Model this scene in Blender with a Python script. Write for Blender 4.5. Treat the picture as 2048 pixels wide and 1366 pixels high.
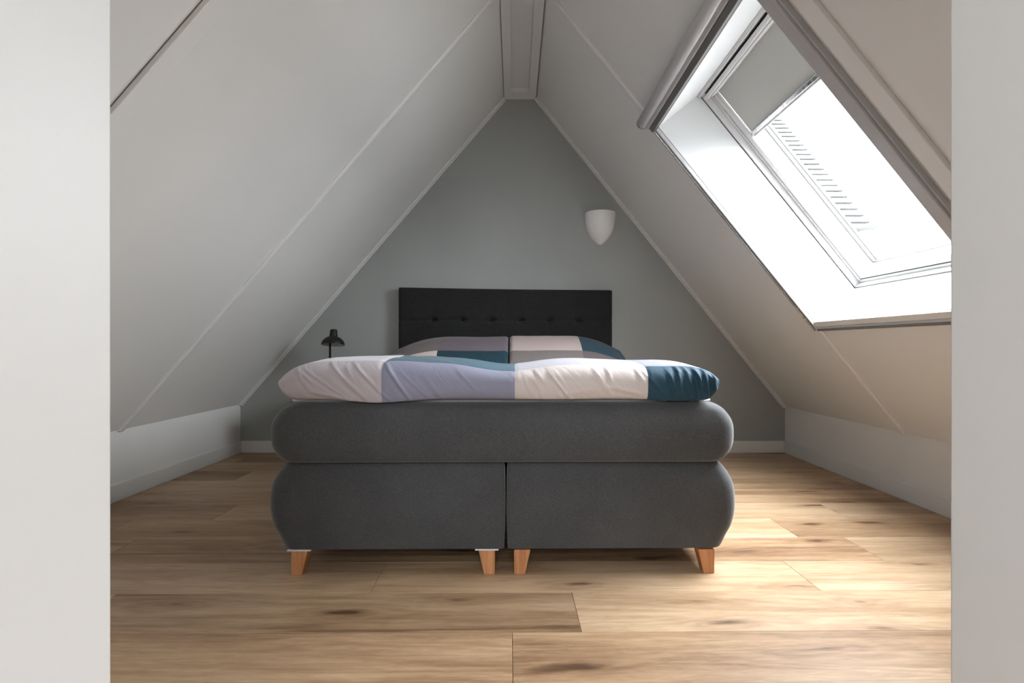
import bpy, math, random
from mathutils import Vector, Matrix

# ------------------------------------------------------------------ clear
for o in list(bpy.data.objects):
    bpy.data.objects.remove(o, do_unlink=True)
scene = bpy.context.scene
COL = scene.collection
random.seed(7)

# ------------------------------------------------------------------ camera
cam_d = bpy.data.cameras.new('camera')
cam = bpy.data.objects.new('camera', cam_d)
COL.objects.link(cam)
cam.location = (0.0, 0.0, 0.8)
cam.rotation_euler = (math.radians(90), 0, 0)
cam_d.sensor_width = 36.0
cam_d.lens = 1078.0 / 2048.0 * 36.0
cam_d.shift_x = -4.0 / 2048.0
cam_d.shift_y = 9.0 / 2048.0
cam_d.clip_start = 0.02
scene.camera = cam

# ------------------------------------------------------------------ world: bright overcast sky
world = bpy.data.worlds.new('overcast_sky')
scene.world = world
world.use_nodes = True
wt = world.node_tree
wb = wt.nodes['Background']
SKY = 40.0                              # zenith luminance of a standard overcast sky
wtc = wt.nodes.new('ShaderNodeTexCoord')
wsep = wt.nodes.new('ShaderNodeSeparateXYZ')
wt.links.new(wtc.outputs['Generated'], wsep.inputs[0])
wr = wt.nodes.new('ShaderNodeValToRGB')  # CIE overcast: (1 + 2 sin h) / 3 above the horizon, dull ground below it
we = wr.color_ramp.elements
we[0].position = 0.0
we[0].color = (0.126, 0.13, 0.134, 1)
we[1].position = 1.0
we[1].color = (0.955, 0.985, 1.02, 1)
e_ = we.new(0.49); e_.color = (0.126, 0.13, 0.134, 1)
e_ = we.new(0.51); e_.color = (0.325, 0.335, 0.348, 1)
wma = wt.nodes.new('ShaderNodeMath'); wma.operation = 'MULTIPLY_ADD'
wma.inputs[1].default_value = 0.5
wma.inputs[2].default_value = 0.5
wt.links.new(wsep.outputs['Z'], wma.inputs[0])
wt.links.new(wma.outputs[0], wr.inputs['Fac'])
wt.links.new(wr.outputs['Color'], wb.inputs['Color'])
wb.inputs['Strength'].default_value = SKY

scene.view_settings.view_transform = 'Standard'
scene.view_settings.look = 'None'
scene.view_settings.exposure = 0.28
scene.view_settings.gamma = 1.0
scene.view_settings.use_curve_mapping = False
scene.cycles.diffuse_bounces = 5
scene.cycles.max_bounces = 8

# ------------------------------------------------------------------ room dimensions
XL, ZL = -2.055, 0.362          # left knee wall, its top
XR, ZR = 2.035, 0.345           # right knee wall, its top
AXL, AZL = -0.075, 2.659        # left slope meets the ridge beam
AXR, AZR = 0.165, 2.667         # right slope meets the ridge beam
YB = 4.049                      # grey back wall
YF = 0.532                      # room side of the door wall
WT = 0.132                      # thickness of the door wall
LENL = math.hypot(AXL - XL, AZL - ZL)
LENR = math.hypot(AXR - XR, AZR - ZR)
UL = Vector(((AXL - XL) / LENL, 0, (AZL - ZL) / LENL))
UR = Vector(((AXR - XR) / LENR, 0, (AZR - ZR) / LENR))
NL = Vector((-UL.z, 0, UL.x))   # outward (away from the room)
NR = Vector((UR.z, 0, -UR.x))


def LP(s, y, n):
    """point on the left slope: s up the slope, y along the room, n outward"""
    p = Vector((XL, 0, ZL)) + UL * s + NL * n
    return (p.x, y, p.z)


def RP(s, y, n):
    p = Vector((XR, 0, ZR)) + UR * s + NR * n
    return (p.x, y, p.z)


# skylight opening in the right slope
OS0, OS1 = 0.754, 2.045
OY0, OY1 = 1.69, 2.80
OD = 0.30                       # depth of the reveal


def portal(name, centre, xdir, zdir, sx, sy):
    """sampling portal in a window opening (adds no light of its own)"""
    d = bpy.data.lights.new(name, 'AREA')
    d.shape = 'RECTANGLE'
    d.size = sx
    d.size_y = sy
    d.cycles.is_portal = True
    o = bpy.data.objects.new(name, d)
    COL.objects.link(o)
    z = Vector(zdir).normalized()
    x = Vector(xdir).normalized()
    y = z.cross(x)
    m = Matrix((x, y, z)).transposed().to_4x4()
    m.translation = Vector(centre)
    o.matrix_world = m
    return o


portal('skylight_portal', RP((OS0 + OS1) / 2, (OY0 + OY1) / 2, 0.46), (0, 1, 0), NR, 1.12, 1.32)
LAND_Z = 2.42
LX0, LX1, LY0 = -1.25, 1.25, -2.1           # landing behind the viewer
FILL_WIN = (-0.60, 0.62, 1.35, 2.25)            # unseen window added there for fill light: x0 x1 z0 z1
portal('fill_window_portal', ((FILL_WIN[0] + FILL_WIN[1]) / 2, LY0 - 0.11, (FILL_WIN[2] + FILL_WIN[3]) / 2), (1, 0, 0), (0, -1, 0), FILL_WIN[1] - FILL_WIN[0], FILL_WIN[3] - FILL_WIN[2])


# ------------------------------------------------------------------ node helpers
def srgb(r, g, b):
    f = lambda c: ((c / 255) / 12.92) if c / 255 <= 0.04045 else (((c / 255) + 0.055) / 1.055) ** 2.4
    return (f(r), f(g), f(b), 1)


class NT:
    def __init__(self, name):
        self.m = bpy.data.materials.new(name)
        self.m.use_nodes = True
        self.t = self.m.node_tree
        self.b = self.t.nodes['Principled BSDF']

    def n(self, typ, **kw):
        nd = self.t.nodes.new(typ)
        for k, v in kw.items():
            if k.startswith('i_'):
                nd.inputs[k[2:].replace('_', ' ')].default_value = v
            else:
                setattr(nd, k, v)
        return nd

    def l(self, a, b):
        self.t.links.new(a, b)

    def set(self, **kw):
        for k, v in kw.items():
            self.b.inputs[k.replace('_', ' ')].default_value = v
        return self

    def ramp(self, stops, interp='LINEAR'):
        nd = self.t.nodes.new('ShaderNodeValToRGB')
        nd.color_ramp.interpolation = interp
        e = nd.color_ramp.elements
        while len(e) > 1:
            e.remove(e[-1])
        e[0].position = stops[0][0]
        e[0].color = stops[0][1]
        for p, c in stops[1:]:
            x = e.new(p)
            x.color = c
        return nd

    def mix(self, blend, fac, a, b):
        nd = self.t.nodes.new('ShaderNodeMix')
        nd.data_type = 'RGBA'
        nd.blend_type = blend
        for sock, v in ((nd.inputs[0], fac), (nd.inputs[6], a), (nd.inputs[7], b)):
            if hasattr(v, 'is_linked'):
                self.l(v, sock)
            else:
                sock.default_value = v
        return nd.outputs[2]

    def math(self, op, a, b=None, clamp=False):
        nd = self.t.nodes.new('ShaderNodeMath')
        nd.operation = op
        nd.use_clamp = clamp
        for sock, v in ((nd.inputs[0], a), (nd.inputs[1], b)):
            if v is None:
                continue
            if hasattr(v, 'is_linked'):
                self.l(v, sock)
            else:
                sock.default_value = v
        return nd.outputs[0]

    def bump(self, height, strength=0.2, dist=0.002):
        nd = self.n('ShaderNodeBump')
        nd.inputs['Strength'].default_value = strength
        nd.inputs['Distance'].default_value = dist
        self.l(height, nd.inputs['Height'])
        self.l(nd.outputs['Normal'], self.b.inputs['Normal'])


def paint(name, col, rough=0.5, mottle=0.03, scale=3.0, bump=0.05, bscale=180, spec=0.4):
    t = NT(name)
    t.set(Roughness=rough, Specular_IOR_Level=spec)
    tc = t.n('ShaderNodeTexCoord')
    nz = t.n('ShaderNodeTexNoise', i_Scale=scale, i_Detail=3.0)
    t.l(tc.outputs['Object'], nz.inputs['Vector'])
    lo = tuple(max(0, c * (1 - mottle)) for c in col[:3]) + (1,)
    hi = tuple(min(1, c * (1 + mottle)) for c in col[:3]) + (1,)
    r = t.ramp([(0.3, lo), (0.7, hi)])
    t.l(nz.outputs['Fac'], r.inputs['Fac'])
    t.l(r.outputs['Color'], t.b.inputs['Base Color'])
    if bump:
        n2 = t.n('ShaderNodeTexNoise', i_Scale=bscale, i_Detail=2.0)
        t.l(tc.outputs['Object'], n2.inputs['Vector'])
        t.bump(n2.outputs['Fac'], bump, 0.001)
    return t.m


def metal(name, col, rough=0.35, brush=True):
    t = NT(name)
    t.set(Base_Color=col, Metallic=1.0, Roughness=rough)
    if brush:
        tc = t.n('ShaderNodeTexCoord')
        nz = t.n('ShaderNodeTexNoise', i_Scale=60.0, i_Detail=2.0)
        t.l(tc.outputs['Object'], nz.inputs['Vector'])
        r = t.ramp([(0.3, (rough - .06,) * 3 + (1,)), (0.7, (rough + .08,) * 3 + (1,))])
        t.l(nz.outputs['Fac'], r.inputs['Fac'])
        t.l(r.outputs['Color'], t.b.inputs['Roughness'])
    return t.m


def weave(name, col, rough=0.9, contrast=0.5, scale=420, sheen=0.25, bump=0.35):
    """woven upholstery: melange threads plus a fine weave relief"""
    t = NT(name)
    t.set(Roughness=rough, Specular_IOR_Level=0.25, Sheen_Weight=sheen, Sheen_Roughness=0.45)
    tc = t.n('ShaderNodeTexCoord')
    mp = t.n('ShaderNodeMapping')
    mp.inputs['Scale'].default_value = (1, 1, 0.35)
    t.l(tc.outputs['Object'], mp.inputs['Vector'])
    n1 = t.n('ShaderNodeTexNoise', i_Scale=float(scale), i_Detail=2.0)
    t.l(mp.outputs['Vector'], n1.inputs['Vector'])
    mp2 = t.n('ShaderNodeMapping')
    mp2.inputs['Scale'].default_value = (0.35, 0.35, 1)
    t.l(tc.outputs['Object'], mp2.inputs['Vector'])
    n2 = t.n('ShaderNodeTexNoise', i_Scale=float(scale), i_Detail=2.0)
    t.l(mp2.outputs['Vector'], n2.inputs['Vector'])
    s = t.math('MULTIPLY', n1.outputs['Fac'], n2.outputs['Fac'])
    r = t.ramp([(0.12, tuple(c * (1 - contrast) for c in col[:3]) + (1,)),
                (0.40, tuple(c * (1 + contrast) for c in col[:3]) + (1,))])
    t.l(s, r.inputs['Fac'])
    n3 = t.n('ShaderNodeTexNoise', i_Scale=5.0, i_Detail=3.0)
    t.l(tc.outputs['Object'], n3.inputs['Vector'])
    r3 = t.ramp([(0.3, (0.9, 0.9, 0.9, 1)), (0.7, (1.1, 1.1, 1.1, 1))])
    t.l(n3.outputs['Fac'], r3.inputs['Fac'])
    t.l(t.mix('MULTIPLY', 1.0, r.outputs['Color'], r3.outputs['Color']), t.b.inputs['Base Color'])
    t.bump(s, bump, 0.0008)
    return t.m


def cotton(name, col):
    """smooth cotton satin of the bed linen with small creases"""
    t = NT(name)
    t.set(Roughness=0.72, Specular_IOR_Level=0.3, Sheen_Weight=0.12, Sheen_Roughness=0.4)
    tc = t.n('ShaderNodeTexCoord')
    nz = t.n('ShaderNodeTexNoise', i_Scale=700.0, i_Detail=1.0)
    t.l(tc.outputs['Object'], nz.inputs['Vector'])
    r = t.ramp([(0.3, tuple(c * .93 for c in col[:3]) + (1,)), (0.7, tuple(min(1, c * 1.06) for c in col[:3]) + (1,))])
    t.l(nz.outputs['Fac'], r.inputs['Fac'])
    t.l(r.outputs['Color'], t.b.inputs['Base Color'])
    mp = t.n('ShaderNodeMapping')
    mp.inputs['Scale'].default_value = (3.0, 9.0, 16.0)
    mr = t.n('ShaderNodeMapping')
    mr.inputs['Rotation'].default_value = (0.2, math.radians(-52), 0.1)
    t.l(tc.outputs['Object'], mr.inputs['Vector'])
    t.l(mr.outputs['Vector'], mp.inputs['Vector'])
    n2 = t.n('ShaderNodeTexNoise', i_Scale=1.6, i_Detail=4.0, i_Roughness=0.55, i_Distortion=0.8)
    t.l(mp.outputs['Vector'], n2.inputs['Vector'])
    rr = t.ramp([(0.35, (0, 0, 0, 1)), (0.5, (1, 1, 1, 1)), (0.66, (0.3, 0.3, 0.3, 1))])
    t.l(n2.outputs['Fac'], rr.inputs['Fac'])
    t.bump(rr.outputs['Color'], 0.22, 0.004)
    return t.m


def oak(name):
    """wide rustic oak plank, grain along X, every plank drawn from another place of the board"""
    t = NT(name)
    tc = t.n('ShaderNodeTexCoord')
    oi = t.n('ShaderNodeObjectInfo')
    off = t.n('ShaderNodeCombineXYZ')
    t.l(t.math('MULTIPLY', oi.outputs['Random'], 37.0), off.inputs[0])
    t.l(t.math('MULTIPLY', oi.outputs['Random'], 91.0), off.inputs[1])
    t.l(t.math('MULTIPLY', oi.outputs['Random'], 53.0), off.inputs[2])
    add = t.n('ShaderNodeVectorMath', operation='ADD')
    t.l(tc.outputs['Object'], add.inputs[0])
    t.l(off.outputs[0], add.inputs[1])
    P = add.outputs[0]

    def stretched(sx, sy, scale, detail=3.0, dist=0.0, rough=0.55):
        mp = t.n('ShaderNodeMapping')
        mp.inputs['Scale'].default_value = (sx, sy, 1)
        t.l(P, mp.inputs['Vector'])
        nz = t.n('ShaderNodeTexNoise', i_Scale=scale, i_Detail=detail, i_Distortion=dist, i_Roughness=rough)
        t.l(mp.outputs['Vector'], nz.inputs['Vector'])
        return nz.outputs['Fac']

    # knots
    mpk = t.n('ShaderNodeMapping')
    mpk.inputs['Scale'].default_value = (1.25, 5.2, 1)
    wob = stretched(3, 9, 1.0, 2.0)
    t.l(P, mpk.inputs['Vector'])
    vk = t.n('ShaderNodeTexVoronoi', i_Scale=1.0)
    vk.voronoi_dimensions = '2D'
    wv = t.n('ShaderNodeVectorMath', operation='ADD')
    t.l(mpk.outputs[0], wv.inputs[0])
    wsc = t.n('ShaderNodeVectorMath', operation='SCALE')
    cw = t.n('ShaderNodeCombineXYZ')
    t.l(wob, cw.inputs[0])
    t.l(wob, cw.inputs[1])
    t.l(cw.outputs[0], wsc.inputs[0])
    wsc.inputs['Scale'].default_value = 0.35
    t.l(wsc.outputs[0], wv.inputs[1])
    t.l(wv.outputs[0], vk.inputs['Vector'])
    kd = vk.outputs['Distance']
    # gate: only part of the cells own a knot
    sepc = t.n('ShaderNodeSeparateColor')
    t.l(vk.outputs['Color'], sepc.inputs[0])
    gate = t.math('GREATER_THAN', sepc.outputs[0], 0.22)
    size = t.math('MULTIPLY', sepc.outputs[1], 0.085)
    kin = t.math('SUBTRACT', t.math('ADD', size, 0.03), kd)
    kgr = stretched(9.0, 70.0, 1.0, 3.0, 1.2, 0.6)
    knot = t.math('MULTIPLY', t.math('MULTIPLY', t.math('ADD', kin, t.math('MULTIPLY', t.math('SUBTRACT', kgr, 0.5), 0.10)), 14.0, True), gate)
    halo = t.math('MULTIPLY', t.math('MULTIPLY', t.math('SUBTRACT', 0.30, kd), 3.4, True), gate)
    # cathedral rings bending around the knots
    mpr = t.n('ShaderNodeMapping')
    mpr.inputs['Scale'].default_value = (0.55, 7.0, 1)
    t.l(P, mpr.inputs['Vector'])
    nr = t.n('ShaderNodeTexNoise', i_Scale=1.0, i_Detail=2.0, i_Distortion=0.6)
    t.l(mpr.outputs['Vector'], nr.inputs['Vector'])
    rings = t.math('ADD', t.math('MULTIPLY', nr.outputs['Fac'], 22.0), t.math('MULTIPLY', t.math('POWER', halo, 2.0), 5.0))
    ring = t.math('ADD', t.math('MULTIPLY', t.math('SINE', t.math('MULTIPLY', rings, 3.0)), 0.5), 0.5)
    broad = stretched(0.7, 5.0, 1.0, 3.0, 0.5)
    fine = stretched(3.0, 120.0, 1.0, 3.0)
    speck = stretched(14.0, 90.0, 1.0, 4.0, 0.6, 0.65)
    streak = stretched(1.0, 26.0, 1.0, 4.0, 0.3, 0.6)
    v = t.math('ADD', t.math('MULTIPLY', broad, 0.50), t.math('MULTIPLY', streak, 0.28))
    v = t.math('ADD', v, t.math('MULTIPLY', speck, 0.24))
    v = t.math('ADD', v, t.math('MULTIPLY', ring, 0.05))
    v = t.math('ADD', v, t.math('MULTIPLY', fine, 0.10))
    v = t.math('ADD', v, t.math('MULTIPLY', t.math('SUBTRACT', oi.outputs['Random'], 0.5), 0.17))
    r = t.ramp([(0.34, srgb(108, 81, 58)), (0.46, srgb(148, 117, 88)), (0.56, srgb(172, 141, 109)),
                (0.67, srgb(192, 163, 131)), (0.80, srgb(208, 184, 155))])
    t.l(v, r.inputs['Fac'])
    rnd2 = t.math('FRACT', t.math('MULTIPLY', oi.outputs['Random'], 7.31))
    tone = t.mix('MULTIPLY', t.math('MULTIPLY', rnd2, 0.55), r.outputs['Color'], srgb(226, 230, 236))
    c = t.mix('MULTIPLY', t.math('MULTIPLY', halo, 0.35), tone, srgb(150, 105, 66))
    c = t.mix('MIX', t.math('MULTIPLY', knot, 0.85), c, t.mix('MIX', kgr, srgb(36, 24, 16), srgb(96, 66, 44)))
    # dark cracks along the grain
    ck = stretched(0.8, 30.0, 1.0, 2.0, 0.8)
    ckm = t.math('MULTIPLY', t.math('SUBTRACT', ck, 0.665), 14.0, True)
    c = t.mix('MIX', t.math('MULTIPLY', ckm, 0.55), c, srgb(84, 58, 38))
    t.l(c, t.b.inputs['Base Color'])
    t.set(Specular_IOR_Level=0.42)
    rr = t.ramp([(0.3, (0.42,) * 3 + (1,)), (0.8, (0.56,) * 3 + (1,))])
    t.l(streak, rr.inputs['Fac'])
    t.l(rr.outputs['Color'], t.b.inputs['Roughness'])
    h = t.math('SUBTRACT', t.math('ADD', fine, t.math('MULTIPLY', streak, 0.6)), t.math('MULTIPLY', knot, 0.5))
    t.bump(h, 0.16, 0.0012)
    return t.m


def small_wood(name, a, b):
    t = NT(name)
    tc = t.n('ShaderNodeTexCoord')
    mp = t.n('ShaderNodeMapping')
    mp.inputs['Scale'].default_value = (70, 70, 5)
    t.l(tc.outputs['Object'], mp.inputs['Vector'])
    nz = t.n('ShaderNodeTexNoise', i_Scale=1.0, i_Detail=4.0, i_Distortion=0.6)
    t.l(mp.outputs['Vector'], nz.inputs['Vector'])
    r = t.ramp([(0.3, a), (0.7, b)])
    t.l(nz.outputs['Fac'], r.inputs['Fac'])
    t.l(r.outputs['Color'], t.b.inputs['Base Color'])
    t.set(Roughness=0.5)
    t.bump(nz.outputs['Fac'], 0.1, 0.001)
    return t.m


M = {}
M['ceiling'] = paint('ceiling_panel_white', (0.76, 0.755, 0.735, 1), 0.42, 0.015, 2.0, 0.03, 90, 0.4)
M['white'] = paint('white_lacquer', (0.74, 0.735, 0.72, 1), 0.4, 0.01, 3.0, 0.02, 120)
M['fwhite'] = paint('window_white', (0.60, 0.60, 0.595, 1), 0.45, 0.01, 3.0, 0.0)
M['reveal'] = paint('white_reveal', (0.66, 0.665, 0.665, 1), 0.5, 0.01, 3.0, 0.0)
M['knee'] = paint('white_wall_paint', (0.76, 0.755, 0.74, 1), 0.6, 0.02, 3.0, 0.08, 160)
M['jamb'] = paint('door_lining_white', (0.76, 0.765, 0.765, 1), 0.45, 0.01, 3.0, 0.02, 120)
M['grey'] = paint('grey_wall_paint', (0.355, 0.368, 0.355, 1), 0.75, 0.05, 1.6, 0.12, 220, 0.25)
M['gap'] = paint('dark_joint', (0.03, 0.028, 0.026, 1), 0.8, 0.0, 3, 0)
M['landing'] = paint('landing_white', (0.78, 0.78, 0.775, 1), 0.6, 0.02, 2.0, 0.05, 160)
M['oak'] = oak('rustic_oak_plank')
M['subfloor'] = paint('subfloor', (0.10, 0.07, 0.045, 1), 0.8, 0.1, 6, 0)
M['alu'] = paint('grey_anodised_aluminium', (0.47, 0.47, 0.475, 1), 0.32, 0.02, 20, 0, 100, 0.8)
M['alu_dark'] = paint('dark_anodised_groove', (0.13, 0.125, 0.12, 1), 0.4, 0.02, 20, 0, 100, 0.6)
M['chrome'] = metal('polished_aluminium', (0.72, 0.72, 0.72, 1), 0.22)
M['gasket'] = paint('black_gasket_and_tile_shade', (0.02, 0.02, 0.02, 1), 0.7, 0.0, 3, 0)
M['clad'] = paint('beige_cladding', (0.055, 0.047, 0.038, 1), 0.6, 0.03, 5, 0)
M['dark_fabric'] = weave('charcoal_upholstery', (0.070, 0.073, 0.077, 1), 0.9, 0.42, 800, 0.35)
M['head_fabric'] = weave('black_grey_upholstery', (0.0175, 0.0175, 0.018, 1), 0.92, 0.45, 420, 0.1)
M['button'] = weave('button_fabric', (0.010, 0.010, 0.0105, 1), 0.92, 0.3, 800, 0.0)  # darker than the headboard, so the dimples' shade is in the colour
M['topper'] = paint('white_sheet', (0.75, 0.75, 0.76, 1), 0.8, 0.02, 8, 0.05, 300, 0.2)
M['leg'] = small_wood('warm_beech', srgb(176, 116, 74), srgb(208, 150, 104))
M['plate'] = paint('white_plastic', (0.75, 0.75, 0.75, 1), 0.4, 0, 3, 0)
M['black'] = paint('matt_black_metal', (0.007, 0.007, 0.007, 1), 0.5, 0.05, 6, 0.02, 200, 0.4)
M['shade_in'] = paint('white_enamel', (0.78, 0.76, 0.72, 1), 0.5, 0, 3, 0)
M['plaster'] = paint('white_plaster', (0.84, 0.83, 0.815, 1), 0.7, 0.02, 9, 0.05, 120, 0.25)
M['board'] = paint('grey_board', (0.062, 0.062, 0.063, 1), 0.7, 0.05, 2, 0)
M['tile'] = paint('grey_roof_tile', (0.22, 0.218, 0.215, 1), 0.7, 0.1, 5, 0)
M['gutter'] = paint('grey_zinc_gutter', (0.05, 0.05, 0.051, 1), 0.5, 0.05, 5, 0)
M['seam'] = paint('grey_joint', (0.17, 0.165, 0.155, 1), 0.8, 0.0, 3, 0)
M['zinc'] = metal('zinc', (0.55, 0.56, 0.57, 1), 0.5)
M['nightstand'] = small_wood('dark_wood', srgb(60, 48, 40), srgb(84, 68, 56))

CC = {   # bed linen colours
    'lilac_grey': srgb(186, 179, 184), 'lavender': srgb(142, 143, 163), 'cream': srgb(209, 199, 196),
    'teal': srgb(40, 72, 90), 'white': srgb(208, 207, 213), 'steel': srgb(62, 96, 114),
    'pale_lilac': srgb(184, 182, 193), 'sand': srgb(206, 193, 186), 'deep_teal': srgb(30, 58, 70),
    'taupe': srgb(116, 108, 106), 'mauve': srgb(110, 100, 107), 'blush': srgb(178, 162, 157),
    'dusk': srgb(98, 88, 90),
}
for k, v in CC.items():
    M['c_' + k] = cotton('cotton_' + k, v)


def glass_mat():
    t = NT('window_glass')
    nt = t.t
    nt.nodes.remove(t.b)
    tr = nt.nodes.new('ShaderNodeBsdfTransparent')
    tr.inputs[0].default_value = (0.97, 0.98, 0.98, 1)
    gl = nt.nodes.new('ShaderNodeBsdfGlossy')
    gl.inputs['Roughness'].default_value = 0.02
    lw = nt.nodes.new('ShaderNodeLayerWeight')
    lw.inputs['Blend'].default_value = 0.5
    pw = nt.nodes.new('ShaderNodeMath'); pw.operation = 'POWER'
    pw.inputs[1].default_value = 5.0
    nt.links.new(lw.outputs['Facing'], pw.inputs[0])
    fr = nt.nodes.new('ShaderNodeMath'); fr.operation = 'MULTIPLY_ADD'
    fr.inputs[1].default_value = 0.7
    fr.inputs[2].default_value = 0.03
    nt.links.new(pw.outputs[0], fr.inputs[0])
    mx = nt.nodes.new('ShaderNodeMixShader')
    nt.links.new(fr.outputs[0], mx.inputs[0])
    nt.links.new(tr.outputs[0], mx.inputs[1])
    nt.links.new(gl.outputs[0], mx.inputs[2])
    nt.links.new(mx.outputs[0], nt.nodes['Material Output'].inputs['Surface'])
    return t.m


M['glass'] = glass_mat()
t = NT('grey_blackout_fabric')
t.set(Base_Color=(0.43, 0.425, 0.40, 1), Roughness=0.85, Transmission_Weight=0.0, Specular_IOR_Level=0.2)
tc = t.n('ShaderNodeTexCoord')
nz = t.n('ShaderNodeTexNoise', i_Scale=500.0)
t.l(tc.outputs['Object'], nz.inputs['Vector'])
t.bump(nz.outputs['Fac'], 0.1, 0.0005)
M['blind'] = t.m


# ------------------------------------------------------------------ mesh helpers
class MB:
    def __init__(self):
        self.v, self.f, self.mi = [], [], []

    def quadbox(self, pts, mi=0):
        """pts: 8 points, 0-3 one face, 4-7 the opposite"""
        b = len(self.v)
        self.v += [tuple(p) for p in pts]
        for q in ((0, 3, 2, 1), (4, 5, 6, 7), (0, 1, 5, 4), (1, 2, 6, 5), (2, 3, 7, 6), (3, 0, 4, 7)):
            self.f.append(tuple(b + i for i in q))
            self.mi.append(mi)

    def box(self, x0, x1, y0, y1, z0, z1, mi=0):
        self.quadbox([(x0, y0, z0), (x1, y0, z0), (x1, y1, z0), (x0, y1, z0),
                      (x0, y0, z1), (x1, y0, z1), (x1, y1, z1), (x0, y1, z1)], mi)

    def slope(self, F, s0, s1, y0, y1, n0, n1, mi=0):
        self.quadbox([F(s0, y0, n0), F(s1, y0, n0), F(s1, y1, n0), F(s0, y1, n0),
                      F(s0, y0, n1), F(s1, y0, n1), F(s1, y1, n1), F(s0, y1, n1)], mi)

    def prism(self, poly, y0, y1, mi=0):
        """polygon in XZ extruded along Y"""
        b = len(self.v)
        n = len(poly)
        self.v += [(x, y0, z) for x, z in poly] + [(x, y1, z) for x, z in poly]
        self.f.append(tuple(range(b, b + n)))
        self.mi.append(mi)
        self.f.append(tuple(range(b + 2 * n - 1, b + n - 1, -1)))
        self.mi.append(mi)
        for i in range(n):
            j = (i + 1) % n
            self.f.append((b + i, b + n + i, b + n + j, b + j))
            self.mi.append(mi)

    def lathe(self, prof, seg=48, c=(0, 0, 0), a0=0.0, a1=2 * math.pi, mi=0):
        full = abs(a1 - a0 - 2 * math.pi) < 1e-6
        b = len(self.v)
        k = seg if full else seg + 1
        for r, z in prof:
            for i in range(k):
                a = a0 + (a1 - a0) * i / seg
                self.v.append((c[0] + r * math.cos(a), c[1] + r * math.sin(a), c[2] + z))
        for j in range(len(prof) - 1):
            for i in range(seg):
                i2 = (i + 1) % k
                self.f.append((b + j * k + i, b + j * k + i2, b + (j + 1) * k + i2, b + (j + 1) * k + i))
                self.mi.append(mi)

    def tube(self, path, r, seg=14, mi=0, caps=True):
        path = [Vector(p) for p in path]
        b = len(self.v)
        for i, p in enumerate(path):
            d = (path[min(i + 1, len(path) - 1)] - path[max(i - 1, 0)]).normalized()
            up = Vector((0, 0, 1)) if abs(d.z) < 0.9 else Vector((1, 0, 0))
            x = d.cross(up).normalized()
            y = x.cross(d)
            for k in range(seg):
                a = 2 * math.pi * k / seg
                self.v.append(tuple(p + x * r * math.cos(a) + y * r * math.sin(a)))
        for i in range(len(path) - 1):
            for k in range(seg):
                k2 = (k + 1) % seg
                self.f.append((b + i * seg + k, b + i * seg + k2, b + (i + 1) * seg + k2, b + (i + 1) * seg + k))
                self.mi.append(mi)
        if caps:
            self.f.append(tuple(b + k for k in range(seg - 1, -1, -1)))
            e = b + (len(path) - 1) * seg
            self.f.append(tuple(e + k for k in range(seg)))
            self.mi += [mi, mi]

    def build(self, name, mats, parent=None, smooth=False, bevel=0.0, origin=None, seg=2, fix=True):
        me = bpy.data.meshes.new(name)
        v = self.v
        if origin is not None:
            v = [(p[0] - origin[0], p[1] - origin[1], p[2] - origin[2]) for p in v]
        me.from_pydata(v, [], self.f)
        if not isinstance(mats, (list, tuple)):
            mats = [mats]
        for m in mats:
            me.materials.append(m)
        for p, i in zip(me.polygons, self.mi):
            p.material_index = i
        if fix:
            import bmesh
            bm = bmesh.new()
            bm.from_mesh(me)
            bmesh.ops.recalc_face_normals(bm, faces=bm.faces)
            bm.to_mesh(me)
            bm.free()
        if smooth:
            me.shade_smooth()
        o = bpy.data.objects.new(name, me)
        COL.objects.link(o)
        if origin is not None:
            o.location = origin
        if parent is not None:
            o.parent = parent
        if bevel:
            b = o.modifiers.new('bevel', 'BEVEL')
            b.width = bevel
            b.segments = seg
            b.limit_method = 'ANGLE'
            b.angle_limit = math.radians(40)
        return o


def empty(name, loc=(0, 0, 0), rz=0.0):
    o = bpy.data.objects.new(name, None)
    COL.objects.link(o)
    o.location = loc
    o.rotation_euler = (0, 0, rz)
    o.empty_display_size = 0.1
    return o


def tag(o, label=None, cat=None, group=None, kind=None):
    if label:
        o['label'] = label
    if cat:
        o['category'] = cat
    if group:
        o['group'] = group
    if kind:
        o['kind'] = kind
    return o


def structure(o):
    o['kind'] = 'structure'
    return o


# ================================================================== SETTING
# ------------------------------------------------------------------ walls
def zl(x):
    return ZL + (x - XL) * UL.z / UL.x


def zr(x):
    return ZR + (x - XR) * UR.z / UR.x


m = MB()
m.prism([(XL - .12, 0), (XR + .12, 0), (XR + .12, ZR), (XR, ZR), (AXR, AZR), (AXR, AZR + .1), (AXL, AZL + .1), (AXL, AZL), (XL, ZL), (XL - .12, ZL)], YB, YB + 0.12)
structure(tag(m.build('wall_back', M['grey']), 'grey painted gable wall behind the bed'))

m = MB()
m.prism([(XL - .12, 0), (XL, 0), (XL, ZL), (XL - .12, ZL)], -2.0, YB)
structure(tag(m.build('wall_left', M['knee']), 'low white knee wall under the left slope'))
m = MB()
m.prism([(XR, 0), (XR + .12, 0), (XR + .12, ZR), (XR, ZR)], -2.0, YB)
structure(tag(m.build('wall_right', M['knee']), 'low white knee wall under the right slope'))

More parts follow.
